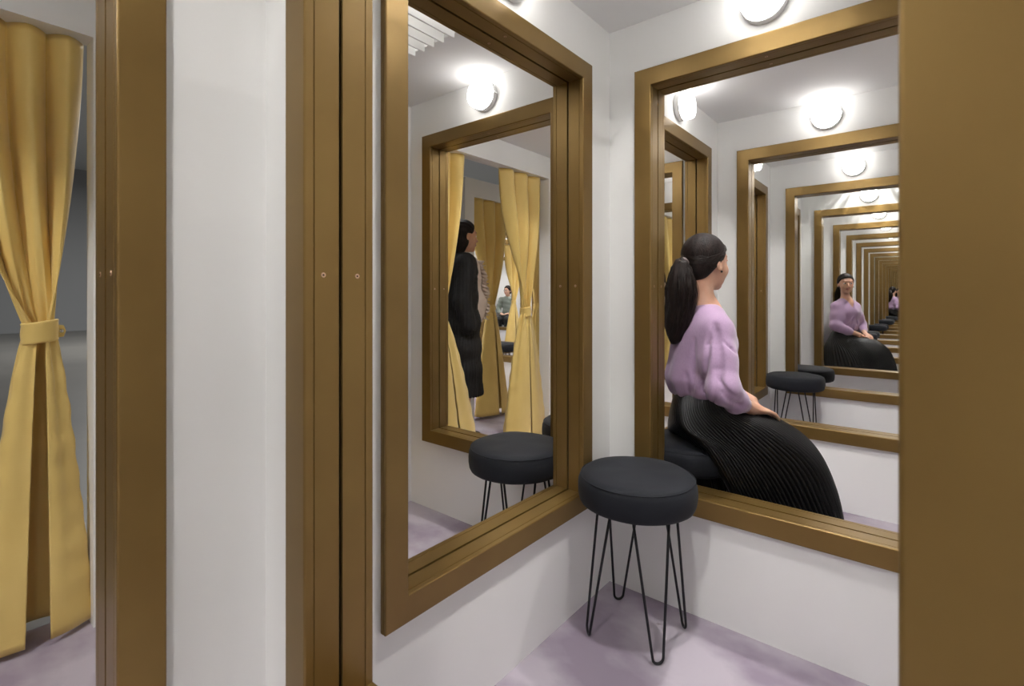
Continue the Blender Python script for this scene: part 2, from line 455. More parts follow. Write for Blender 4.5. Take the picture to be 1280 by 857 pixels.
xwall(2, Y2, 'door'); xwall(3, Y2, 'plain'); xwall(2, Y3, 'plain'); xwall(4, Y3, 'plain')
xwall(3, Y3, 'frame', 'distant bronze frame behind the far black stool, its post right of the small curtain tie')
xwall(3, Y4, 'plain'); xwall(4, Y4, 'door')
ywall(2, Y2, 'plain'); ywall(3, Y2, 'frame', 'distant bronze sill in front of the far black stool, between curtains')
ywall(4, Y2, 'plain'); ywall(3, Y3, 'plain'); ywall(4, Y3, 'frame', 'farther bronze sill just above the far black stool'); ywall(5, Y3, 'plain')
Y5 = 4.28
for p in ((5, Y5), (6, Y5), (7, Y5), (5, Y5+WY), (6, Y5+WY), (7, Y5+WY)): post(*p)
xwall(5, Y5, 'door'); xwall(6, Y5, 'plain'); xwall(5, Y5+WY, 'plain'); xwall(6, Y5+WY, 'plain')
ywall(5, Y5, 'plain'); ywall(7, Y5, 'plain'); ywall(6, Y5, 'frame', 'farthest bronze frame, around the person with glasses')
cell_ceiling(2, Y2, 'white louvre across the passage, behind the second pair of curtains', well=.05)
cell_ceiling(3, Y2, 'white louvre above the far black stool', well=.05); cell_ceiling(3, Y3, 'white louvre behind the far black stool', well=.05)
cell_ceiling(4, Y3, 'white louvre before the farthest curtains', well=.05); cell_ceiling(5, Y5, 'white louvre before the person with glasses', well=.05); cell_ceiling(6, Y5, 'white louvre above the person with glasses', well=.05)
def l2(lab, axis, x, y, side): wall_lamp(lab, axis, (y if axis == 'x' else x)*K, (x+.5 if axis == 'x' else y+WY/2)*K, side)
l2('small lamp across the passage, over the sill of the far black stool', 'y', 3, Y2, -1)
l2('small lamp over the far black stool', 'x', 3, Y3, -1)
l2('small lamp behind the far black stool', 'y', 4, Y3, -1)
l2('small lamp in the cubicle of the farthest curtains', 'y', 4, Y3, 1)
l2('tiny glowing lamp seen between curtains above the person with glasses', 'y', 6, Y5, -1)
l2('tiny lamp inside the cubicle of the person with glasses', 'y', 6, Y5, 1)

# ------------------------------------------------------------------ curtains
def sstep(t): t = np.clip(t, 0, 1); return t*t*(3-2*t)
def curtain(label, x0, x1, xt, b0, b1, y, gap=16, seed=1, group=None, nf=3, zlow=.03, ztie=.753*K, yt=None, res=(132, 84), low_ripple=.010, pw=1.9):
    rnd = np.random.RandomState(seed)
    ph = rnd.rand(6)*6.28
    NS, NV = res
    s = np.linspace(0, 1, NS)
    top = DOORZ+.001
    yt = y if yt is None else yt
    rows = []
    bc = (b0+b1)/2; ba = (b1-b0)/2
    # s-warped folds at the top
    sx = s+.010*np.sin(2*np.pi*nf*s)
    fold = 2*np.abs(np.sin(np.pi*nf*s))**.7-1     # broad tubes bulge to the front, sharp valleys between
    al = np.radians(-90-gap-(360-2*gap)*s)
    for j in range(NV):
        v = j/(NV-1)
        z = top+(zlow-top)*v
        vt = (top-ztie)/(top-zlow)
        if v < vt:
            t = v/vt
            w = t**pw; wy = sstep((t-.15)/.85)
            X = x0+(x1-x0)*sx; Y = y-fold*(.024+.022*math.sin(math.pi*min(t*1.1, 1)))
            wrap = .035*wy*np.exp(-((s)/.10)**2)+.035*wy*np.exp(-((1-s)/.10)**2)
            Y = Y-wrap
            rip = .004*np.sin(2*np.pi*9*s+ph[0])
            cx = xt+(.030+rip)*np.cos(al); cyy = yt+(.024+rip)*np.sin(al)
            X = X*(1-w)+cx*w; Y = Y*(1-wy*w)+cyy*wy*w
        else:
            t = (v-vt)/(1-vt)
            e = t**.72
            rx = .030+(ba-.030)*e; ry = .024+(.085-.024)*e
            rip = low_ripple*e*np.sin(2*np.pi*3*s+ph[1]+.5*t)+.4*low_ripple*np.sin(2*np.pi*7*s+ph[2]+2*t)*(1-.4*t)+.004*(1-e)*np.sin(2*np.pi*9*s+ph[0])
            crease = .0035*np.sin(9*z*6.28+ph[3]+5*s)*np.sin(13*s+ph[4])*min(1, 4*t)
            ctr = xt+(bc-xt)*e
            r_ = 1+(rip+crease)/np.maximum(rx, .03)
            X = ctr+rx*np.cos(al)*r_; Y = (yt+(y-yt)*e)+ry*np.sin(al)*r_
            z = z+.02*t*np.cos(al)*0
        rows.append(np.stack([X, Y, np.full(NS, z)], 1))
    V = np.concatenate(rows)
    F = []
    for j in range(NV-1):
        a = j*NS
        for i in range(NS-1): F.append((a+i, a+i+1, a+NS+i+1, a+NS+i))
    me = pydata('drape', V-np.array([xt, y, 0]), F)
    o = empty('curtain', (xt, y, 0), label, 'curtain', group)
    d = link('drape', me, M_CURT, o, True)
    md = d.modifiers.new('thickness', 'SOLIDIFY'); md.thickness = .0018; md.offset = 0
    # the tie: a flat fabric band with two stitched edges and a tab
    bm = bmesh.new(); n = 44; hh = .034; rings = []
    prof = [(-hh, .001), (-hh+.003, .004), (-hh+.009, .0025), (0, .0045), (hh-.009, .0025), (hh-.003, .004), (hh, .001), (hh, -.003), (-hh, -.003)]
    for i in range(n):
        a = 2*math.pi*i/n
        sl = .006*math.cos(a)
        rings.append([bm.verts.new(((.0415+q)*math.cos(a), yt-y+(.0345+q)*math.sin(a), ztie+p+sl)) for p, q in prof])
    for i in range(n):
        a, b = rings[i], rings[(i+1) % n]
        for k in range(len(prof)): bm.faces.new((a[k], a[(k+1) % len(prof)], b[(k+1) % len(prof)], b[k]))
    link('curtain_tie', bm_mesh('curtain_tie', bm), M_CURT, o, True)
    bm = bmesh.new(); 
    pts = [(.036, -.022), (.056, -.018), (.062, .0), (.056, .018), (.036, .022)]
    a = [bm.verts.new((x, yt-y-.008, ztie+z)) for x, z in pts]; b = [bm.verts.new((x, yt-y-.002, ztie+z)) for x, z in pts]
    bm.faces.new(a); bm.faces.new(b[::-1])
    for i in range(5): bm.faces.new((a[i], b[i], b[(i+1) % 5], a[(i+1) % 5]))
    link('tie_tab', bm_mesh('tie_tab', bm), M_CURT, o)
    bm = lathe([(0, .004), (.004, .004), (.006, .002), (.006, 0)], 14)
    st = link('snap', bm_mesh('snap', bm), M_METAL, o, True); st.location = (.05, yt-y-.008, ztie); st.rotation_euler = (math.pi/2, 0, 0)
    return o
YC = WY*K+.030
# leftmost cubicle: right and left curtains of the doorway
curtain('tied yellow curtain at the far left edge of the photo, beside the white doorway', -.345*K, -.058*K, -.146*K, -.262*K, -.047*K, YC-.0, gap=13, seed=3, zlow=.018, yt=YC-.02, nf=4)
curtain('tied yellow curtain left of the leftmost one, outside the picture edge', -.942*K, -.66*K, -.85*K, -.95*K, -.75*K, YC, seed=4)
# cubicle before the woman in black
curtain('tied yellow curtain right of the woman in black, inside the middle-distance frame', 1.585*K, 1.938*K, 1.785*K, 1.585*K, 1.95*K, YC-.02, gap=2, seed=7, nf=3, low_ripple=.02, zlow=.02, pw=1.35)
curtain('tied yellow curtain partly hiding the woman in black from the left', 1.052*K, 1.332*K, 1.16*K, 1.08*K, 1.42*K, YC-.02, gap=2, seed=8, nf=3, low_ripple=.02, zlow=.02, pw=1.35)
for i, k in enumerate((0, 2)):
    labs = (('left tied yellow curtain of the louvred cubicle', 'right tied yellow curtain of the louvred cubicle'), ('tied yellow curtain glimpsed left of the ponytail', 'tied yellow curtain nearest the mirror of the curtained cubicles'))[i]
    curtain(labs[0], (k+.06)*K, (k+.36)*K, (k+.18)*K, (k+.07)*K, (k+.36)*K, YC-.01, gap=3, seed=11+i)
    curtain(labs[1], (k+.64)*K, (k+.94)*K, (k+.82)*K, (k+.64)*K, (k+.93)*K, YC-.01, gap=3, seed=13+i)
# across the passage
Y2C = Y2*K-.03
curtain('shaded yellow curtain across the passage, right beside the face of the woman in black', 2.06*K, 2.42*K, 2.24*K, 2.10*K, 2.43*K, Y2C+.01, gap=4, seed=21, nf=3, res=(100, 60))
curtain('shaded yellow curtain across the passage, hidden behind the nearer tied curtain', 2.58*K, 2.94*K, 2.78*K, 2.60*K, 2.93*K, Y2C+.01, gap=4, seed=22, nf=3, res=(100, 60))
curtain('small distant yellow curtain left of the person with glasses', 4.06*K, 4.42*K, 4.27*K, 4.1*K, 4.48*K, Y4*K, gap=4, seed=23, res=(80, 50))
curtain('small distant yellow curtain right of the person with glasses', 4.58*K, 4.94*K, 4.74*K, 4.52*K, 4.93*K, Y4*K, gap=4, seed=24, res=(80, 50))

# ------------------------------------------------------------------ stools
STOP = .40*K; SBOT = .322*K; SRAD = .145*K
def stool_proto(label, loc):
    o = empty('stool', loc, label, 'stool')
    r, h0, h1 = SRAD, SBOT, STOP
    prof = [(0, h0), (r*.90, h0), (r*.955, h0+.005), (r*.985, h0+.016), (r, h0+.034), (r*1.002, h0+.055), (r*.995, h1-.030), (r*.97, h1-.016), (r*.92, h1-.006), (r*.84, h1-.001), (r*.6, h1+.0025), (0, h1+.004)]
    bm = lathe(prof, 72)
    rnd = random.Random(2)
    for v in bm.verts:
        a = math.atan2(v.co.y, v.co.x); f = 1+.006*math.sin(3*a+1)+.003*math.sin(11*a+v.co.z*60)
        v.co.x *= f; v.co.y *= f
        if v.co.z > h1-.02: v.co.z += .0012*math.sin(5*a+2)
    link('seat', bm_mesh('seat', bm), M_STOOL, o, True)
    # the sewn seam where top and band meet
    bm = bmesh.new(); tube(bm, [((r*.955+.0012)*math.cos(a), (r*.955+.0012)*math.sin(a), h1-.0125) for a in [2*math.pi*i/72 for i in range(72)]], .0018, 6, closed=True)
    link('seam', bm_mesh('seam', bm), M_STOOL, o, True)
    feet = ((-.092, .085), (.086, .094), (-.080, -.090), (.084, -.088))
    for fx, fy in feet:
        fx *= K; fy *= K
        ang = math.atan2(fy, fx); tx, ty = -math.sin(ang), math.cos(ang)
        rt = .105; pts = []
        topx, topy = math.cos(ang)*rt*1.03, math.sin(ang)*rt*1.03
        sp = .060; fr = .017
        z0 = .004
        a0 = Vector((topx-tx*sp, topy-ty*sp, h0+.004)); a1 = Vector((topx+tx*sp, topy+ty*sp, h0+.004))
        c = Vector((fx, fy, z0+fr))
        pts.append(a0)
        L0 = c+Vector((-tx*fr, -ty*fr, .003)); L1 = c+Vector((tx*fr, ty*fr, .003))
        for q in (.33, .66): pts.append(a0.lerp(L0, q))
        for q in range(9):
            b = math.pi*q/8
            pts.append(c+Vector((-tx*fr*math.cos(b), -ty*fr*math.cos(b), -fr*math.sin(b))))
        for q in (.34, .67): pts.append(L1.lerp(a1, q))
        pts.append(a1)
        bm = bmesh.new(); tube(bm, pts, .0042, 10)
        link('leg', bm_mesh('leg', bm), M_ROD, o, True)
    bm = lathe([(0, h0-.004), (r*.72, h0-.004), (r*.74, h0+.0005), (0, h0+.0005)], 40)
    link('base_plate', bm_mesh('base_plate', bm), M_ROD, o)
    return o
def S(x, y): return (x*K, y*K, 0)
stool0 = stool_proto('round black hairpin-leg stool in the front corner, nearest and empty', S(.813, -.193))
SR = 'round black stool seen only as a reflection deep in the mirror tunnel'
for x, y, rz, lab, g in ((1.187, -.193, math.pi, 'black stool the woman in the lilac sweater sits on', None),
                         (.813, .193, -math.pi/2, 'black stool seen through the left frame, before the curtains', None),
                         (1.187, .193, math.pi/2, 'black stool mostly hidden behind the right post of the left frame', None),
                         (2.813, -.193, 0, 'empty black stool right of the lap of the woman in lilac, before the mirror', None),
                         (2.813, .193, 0, 'black stool in the curtained cubicle next to the mirror', None),
                         (-.813, -.193, math.pi, SR, 'stools seen only in the mirror tunnel'), (-1.187, -.193, 0, SR, 'stools seen only in the mirror tunnel'),
                         (-2.813, -.193, math.pi, SR, 'stools seen only in the mirror tunnel'),
                         (3.187, Y3-.193, math.pi, 'far black stool visible between the curtains, behind a bronze sill', None),
                         (6.50, 4.965, 1.0, 'tiny black stool under the person with glasses', None)):
    c = copy_tree(stool0); c.location = S(x, y); c.rotation_euler = (0, 0, rz); c['label'] = lab
    if g: c['group'] = g

# ------------------------------------------------------------------ implicit-surface toolkit for the figures
class Field:
    def __init__(self, lo, hi, h):
        self.lo = np.array(lo, float); self.h = h
        n = np.ceil((np.array(hi)-self.lo)/h).astype(int)+1
        self.n = n; self.F = np.full(tuple(n), .05, np.float32)
    def _sub(self, mn, mx):
        a = np.maximum(np.floor((np.array(mn)-self.lo)/self.h).astype(int), 0)
        b = np.minimum(np.ceil((np.array(mx)-self.lo)/self.h).astype(int)+1, self.n)
        if (b <= a).any(): return None
        sl = tuple(slice(int(i), int(j)) for i, j in zip(a, b))
        ax = [(self.lo[d]+self.h*np.arange(a[d], b[d])).astype(np.float32) for d in range(3)]
        return sl, np.meshgrid(*ax, indexing='ij')
    def blend(self, sl, d, k, op):
        f = self.F[sl]
        if op == 'add':
            hh = np.maximum(k-np.abs(f-d), 0)/k if k > 0 else 0
            self.F[sl] = np.minimum(f, d)-hh*hh*k*.25
        else:
            d = -d
            hh = np.maximum(k-np.abs(f-d), 0)/k if k > 0 else 0
            self.F[sl] = np.maximum(f, d)+hh*hh*k*.25
    def cap(self, a, b, ra, rb, k=.02, op='add'):
        a = np.array(a, float); b = np.array(b, float); m = max(ra, rb)+k+.01
        r = self._sub(np.minimum(a, b)-m, np.maximum(a, b)+m)
        if r is None: return
        sl, (X, Y, Z) = r; ab = b-a; L = max((ab**2).sum(), 1e-9)
        t = np.clip(((X-a[0])*ab[0]+(Y-a[1])*ab[1]+(Z-a[2])*ab[2])/L, 0, 1)
        d = np.sqrt((X-a[0]-t*ab[0])**2+(Y-a[1]-t*ab[1])**2+(Z-a[2]-t*ab[2])**2)-(ra+(rb-ra)*t)
        self.blend(sl, d, k, op)
    def ell(self, c, R, rad, k=.02, op='add'):
        """R rows = local axes in world"""
        rad = np.array(rad, float); m = rad.max()+k+.01; c = np.array(c, float)
        r = self._sub(c-m, c+m)
        if r is None: return
        sl, (X, Y, Z) = r; X = X-c[0]; Y = Y-c[1]; Z = Z-c[2]
        q = [(X*R[i][0]+Y*R[i][1]+Z*R[i][2]) for i in range(3)]
        k0 = np.sqrt(sum((q[i]/rad[i])**2 for i in range(3)))
        k1 = np.sqrt(sum((q[i]/rad[i]**2)**2 for i in range(3)))+1e-6
        self.blend(sl, k0*(k0-1)/k1, k, op)
    def surf(self, p, d, far=.30):
        """the outermost surface point on the ray p + t d"""
        p = np.array(p, float); d = np.array(d, float)
        for t in np.arange(far, 0, -.002):
            q = p+d*t; i = np.round((q-self.lo)/self.h).astype(int)
            if (i >= 0).all() and (i < self.n).all() and self.F[tuple(i)] < 0: return q
        return p
    def crease(self, a, b, d, r, k, bow=None, n=14):
        pts = [self.surf(np.array(a)*(1-t)+np.array(b)*t+(0 if bow is None else np.array(bow)*math.sin(math.pi*t)), d) for t in np.linspace(0, 1, n)]
        for i in range(n-1):
            t = i/(n-1); q = r*min(1, .25+2.2*min(t, 1-t)); self.cap(pts[i], pts[i+1], q, q, k, 'sub')
    def cutplane(self, p, n, k=.008):
        """removes the side the normal points to"""
        sl, (X, Y, Z) = self._sub(self.lo, self.lo+self.n*self.h)
        d = (X-p[0])*n[0]+(Y-p[1])*n[1]+(Z-p[2])*n[2]
        self.blend(sl, -d, k, 'sub')
    def warp(self, fn):
        sl, (X, Y, Z) = self._sub(self.lo, self.lo+self.n*self.h)
        m = np.abs(self.F) < .03
        self.F[m] += fn(X[m], Y[m], Z[m]).astype(np.float32)
    def mesh(self, name):
        F = self.F; h = self.h; inside = F < 0
        nx, ny, nz = F.shape
        acc = np.zeros((nx-1, ny-1, nz-1, 3), np.float32); cnt = np.zeros((nx-1, ny-1, nz-1), np.float32)
        offs = [(0, 0), (0, 1), (1, 0), (1, 1)]
        def sl(o, axis, extra=0):
            return tuple(slice(oo, F.shape[d]-1+oo) for d, oo in enumerate(o))
        for axis in range(3):
            oth = [d for d in range(3) if d != axis]
            for a, b in offs:
                o0 = [0, 0, 0]; o0[oth[0]] = a; o0[oth[1]] = b
                o1 = list(o0); o1[axis] = 1
                f0 = F[sl(o0, axis)]; f1 = F[sl(o1, axis)]
                cr = (f0 < 0) != (f1 < 0)
                t = np.where(cr, f0/np.where(cr, f0-f1, 1), 0)
                acc[..., axis] += np.where(cr, t, 0)
                acc[..., oth[0]] += np.where(cr, a, 0); acc[..., oth[1]] += np.where(cr, b, 0)
                cnt += cr
        act = cnt > 0
        idx = np.full(act.shape, -1, np.int64); idx[act] = np.arange(act.sum())
        I = np.argwhere(act)
        V = (I+acc[act]/cnt[act][:, None])*h+self.lo
        faces = []
        for axis in range(3):
            o = [d for d in range(3) if d != axis]
            s0 = [slice(1, -1)]*3; s0[axis] = slice(0, F.shape[axis]-1)
            s1 = [slice(1, -1)]*3; s1[axis] = slice(1, F.shape[axis])
            a = inside[tuple(s0)]; b = inside[tuple(s1)]
            P = np.argwhere(a != b)
            if len(P) == 0: continue
            flip = a[tuple(P.T)]
            base = P.copy(); base[:, o[0]] += 1; base[:, o[1]] += 1
            def g(d0, d1):
                q = base.copy(); q[:, o[0]] += d0; q[:, o[1]] += d1; return idx[tuple(q.T)]
            quad = np.stack([g(-1, -1), g(0, -1), g(0, 0), g(-1, 0)], 1)
            if axis == 1: flip = ~flip
            quad[~flip] = quad[~flip][:, ::-1]
            faces.append(quad)
        Fa = np.concatenate(faces); Fa = Fa[(Fa >= 0).all(1)]
        return V, Fa
def smooth_mesh(name, V, Fa, m, parent, it=3, mats=None):
    # a few Laplacian steps, vectorised
    n = len(V)
    E = np.concatenate([Fa[:, [0, 1]], Fa[:, [1, 2]], Fa[:, [2, 3]], Fa[:, [3, 0]]])
    for _ in range(it):
        S_ = np.zeros_like(V); C_ = np.zeros(n)
        for a, b in ((0, 1), (1, 0)):
            for d in range(3): S_[:, d] += np.bincount(E[:, a], V[E[:, b], d], n)
            C_ += np.bincount(E[:, a], minlength=n)
        V = V*.5+.5*S_/np.maximum(C_, 1)[:, None]
    me = bpy.data.meshes.new(name)
    me.vertices.add(n); me.vertices.foreach_set('co', V.astype(np.float32).ravel())
    me.loops.add(Fa.size); me.loops.foreach_set('vertex_index', Fa.astype(np.int32).ravel())
    me.polygons.add(len(Fa)); me.polygons.foreach_set('loop_start', np.arange(0, Fa.size, 4, dtype=np.int32))
    me.polygons.foreach_set('loop_total', np.full(len(Fa), 4, np.int32))
    ms = m if isinstance(m, (list, tuple)) else [m]
    for q in ms: me.materials.append(q)
    if mats is not None: me.polygons.foreach_set('material_index', mats(V[Fa].mean(1)).astype(np.int32))
    me.update(); me.validate()
    return link(name, me, None, parent, True)
def yawR(a, pitch=0, roll=0):
    """rows: forward, left, up; pitch > 0 looks up"""
    m = Matrix.Rotation(a, 3, 'Z') @ Matrix.Rotation(-pitch, 3, 'Y') @ Matrix.Rotation(roll, 3, 'X')
    return np.array([m.col[0], m.col[1], m.col[2]])
class Head:
    def __init__(self, c, R, s=1.0): self.c = np.array(c, float); self.R = R; self.s = s
    def w(self, p): return self.c+self.s*(p[0]*self.R[0]+p[1]*self.R[1]+p[2]*self.R[2])
    def inv(self, P): return ((P-self.c)@self.R.T)/self.s
    def skull(self, f):
        s = self.s; R = self.R
        def e(c, r, k=.02, op='add'): f.ell(self.w(c), R, [q*s for q in r], k*s, op)
        e((-.014, 0, .024), (.090, .073, .083), .02)
        e((.026, 0, -.028), (.058, .058, .074), .03)
        e((.030, 0, -.070), (.042, .043, .036), .03)
        e((.064, 0, -.097), (.013, .017, .013), .02)
        e((.066, 0, .024), (.018, .044, .016), .018)
        for q in (1, -1):
            e((.052, q*.036, -.033), (.026, .021, .022), .02)
            e((.094, q*.031, .0015), (.015, .019, .010), .010, 'sub')
            e((-.008, q*.074, -.012), (.017, .006, .030), .006)
            e((-.004, q*.079, -.012), (.008, .004, .018), .004, 'sub')
            e((.086, q*.0105, -.0385), (.008, .0065, .006), .006)
            e((.0755, q*.031, .0085), (.007, .016, .0035), .005)
            e((.0745, q*.031, -.0085), (.006, .014, .003), .005)
        f.cap(self.w((.080, 0, .004)), self.w((.098, 0, -.032)), .0048*s, .0085*s, .010*s)
        e((.0845, 0, -.0585), (.0085, .021, .0042), .005)
        e((.0825, 0, -.0665), (.0085, .017, .0050), .005)
        e((.092, 0, -.0622), (.006, .022, .0012), .002, 'sub')
    def lipmask(self, P):
        q = self.inv(P)
        return (q[:, 0] > .074) & (((q[:, 1]/.0225)**2+((q[:, 2]+.0622)/.0095)**2) < 1)
    def face_bits(self, parent):
        s = self.s
        for q in (1, -1):
            bm = bmesh.new(); bmesh.ops.create_icosphere(bm, subdivisions=4, radius=.0125*s)
            ctr = self.w((.0695, q*.031, .0)); fwd = self.R[0]
            for v in bm.verts: v.co = Vector(ctr)+v.co
            bm.verts.ensure_lookup_table()
            for f in bm.faces:
                d = np.array(f.calc_center_median())-ctr; d /= np.linalg.norm(d)
                f.material_index = 1 if d@fwd > .885 else 0
            me = bm_mesh('eye', bm); link('eye', me, [M_EYEW, M_EYED], parent, True)
            bm = bmesh.new()
            tube(bm, [self.w((.0775-.20*abs(t-.45)**2*.2, q*(.016+.032*t), .020+.006*math.sin(t*2.6))) for t in np.linspace(0, 1, 7)], [.0020*s, .0032*s, .0036*s, .0034*s, .0030*s, .0022*s, .0012*s], 6)
            link('eyebrow', bm_mesh('eyebrow', bm), M_HAIR, parent, True)
            bm = bmesh.new()
            tube(bm, [self.w((.0815-.10*(t-.4)**2*.3-.006*t*t, q*(.018+.027*t), .0045+.003*math.sin(t*3.1))) for t in np.linspace(0, 1, 7)], [.0008*s, .0013*s, .0016*s, .0016*s, .0016*s, .0014*s, .0008*s], 6)
            link('eyelash', bm_mesh('eyelash', bm), M_HAIR, parent, True)
def hand(f, wrist, R, curl=.5, side=1, s=1.0, splay=.0):
    """R rows: toward fingers, across (toward thumb), back of hand"""
    w = np.array(wrist, float); a, b, c = R
    L = lambda x, y, z: w+s*(x*a+y*b+z*c)
    f.ell(L(.048, 0, 0), R, (.046*s, .038*s, .014*s), .012)
    f.cap(L(-.01, 0, 0), L(.03, 0, 0), .022*s, .020*s, .012)
    for i, (y, ln) in enumerate(((.028, .070), (.009, .078), (-.010, .072), (-.027, .058))):
        p = L(.080-.004*abs(i-1), y, 0); ang = 0
        for j, (q, r0, r1) in enumerate(((.45, .0082, .0076), (.31, .0076, .0070), (.24, .0070, .0060))):
            ang += curl*(.55, .8, .6)[j]
            d = a*math.cos(ang)-c*math.sin(ang)+b*(splay*(1.5-i)*.1)
            e = p+s*ln*q*d; f.cap(p, e, r0*s, r1*s, .003); p = e
    p = L(.018, .026, -.004); d = (a*.65+b*.72-c*.2); e = p+s*.034*d; f.cap(p, e, .0125*s, .0098*s, .008)
    d2 = (a*.92+b*.25-c*.3); g = e+s*.028*d2; f.cap(e, g, .0098*s, .0085*s, .003); f.cap(g, g+s*.020*(a*.95-c*.3), .0085*s, .007*s, .002)
def strands(name, paths, rads, m, parent, n=4):
    V = []; Fc = []
    for P, r in zip(paths, rads):
        P = np.array(P); N = len(P); base = len(V)
        T = np.gradient(P, axis=0); T /= np.linalg.norm(T, axis=1)[:, None]+1e-9
        up = np.array([.3, .2, .9]); U = np.cross(T, up); U /= np.linalg.norm(U, axis=1)[:, None]+1e-9; W_ = np.cross(T, U)
        for i in range(N):
            rr = r*(1-.75*(i/(N-1))**3)
            for k in range(n):
                a = 2*math.pi*k/n; V.append(P[i]+rr*(math.cos(a)*U[i]+math.sin(a)*W_[i]))
        for i in range(N-1):
            for k in range(n):
                k2 = (k+1) % n; Fc.append((base+i*n+k, base+i*n+k2, base+(i+1)*n+k2, base+(i+1)*n+k))
    o = link(name, pydata(name, V, Fc), m, parent, True); o['kind'] = 'stuff'
    return o
def cat_rom(P, n):
    P = np.array(P, float); P = np.vstack([2*P[0]-P[1], P, 2*P[-1]-P[-2]]); out = []
    m = len(P)-3
    for t in np.linspace(0, m-1e-6, n):
        i = int(t); u = t-i; a, b, c, d = P[i:i+4]
        out.append(.5*((2*b)+(-a+c)*u+(2*a-5*b+4*c-d)*u*u+(-a+3*b-3*c+d)*u**3))
    return np.array(out)
def shoe(parent, ankle, yaw, heel=.02):
    R = yawR(yaw); a = np.array(ankle)
    f = Field(a-[.25, .25, .12], a+[.25, .25, .1], .005)
    L = lambda x, y, z: np.array([a[0], a[1], 0])+x*R[0]+y*R[1]+np.array([0, 0, z])
    f.ell(L(.01, 0, .055+heel), R, (.048, .034, .045), .02); f.ell(L(.10, 0, .035), R, (.085, .038, .026), .03); f.ell(L(.0, 0, .03+heel*.5), R, (.05, .033, .03), .02)
    f.cap(L(-.02, 0, .02), L(-.02, 0, .008), .026, .022, .01)
    f.cutplane(np.array([0, 0, .003]), np.array([0, 0, -1.]), .002)
    f.cutplane(np.array([0, 0, .095+heel]), np.array([0, 0, 1.]), .004)
    V, Fa = f.mesh('shoe'); return smooth_mesh('shoe', V, Fa, M_LEATHER, parent, 1)

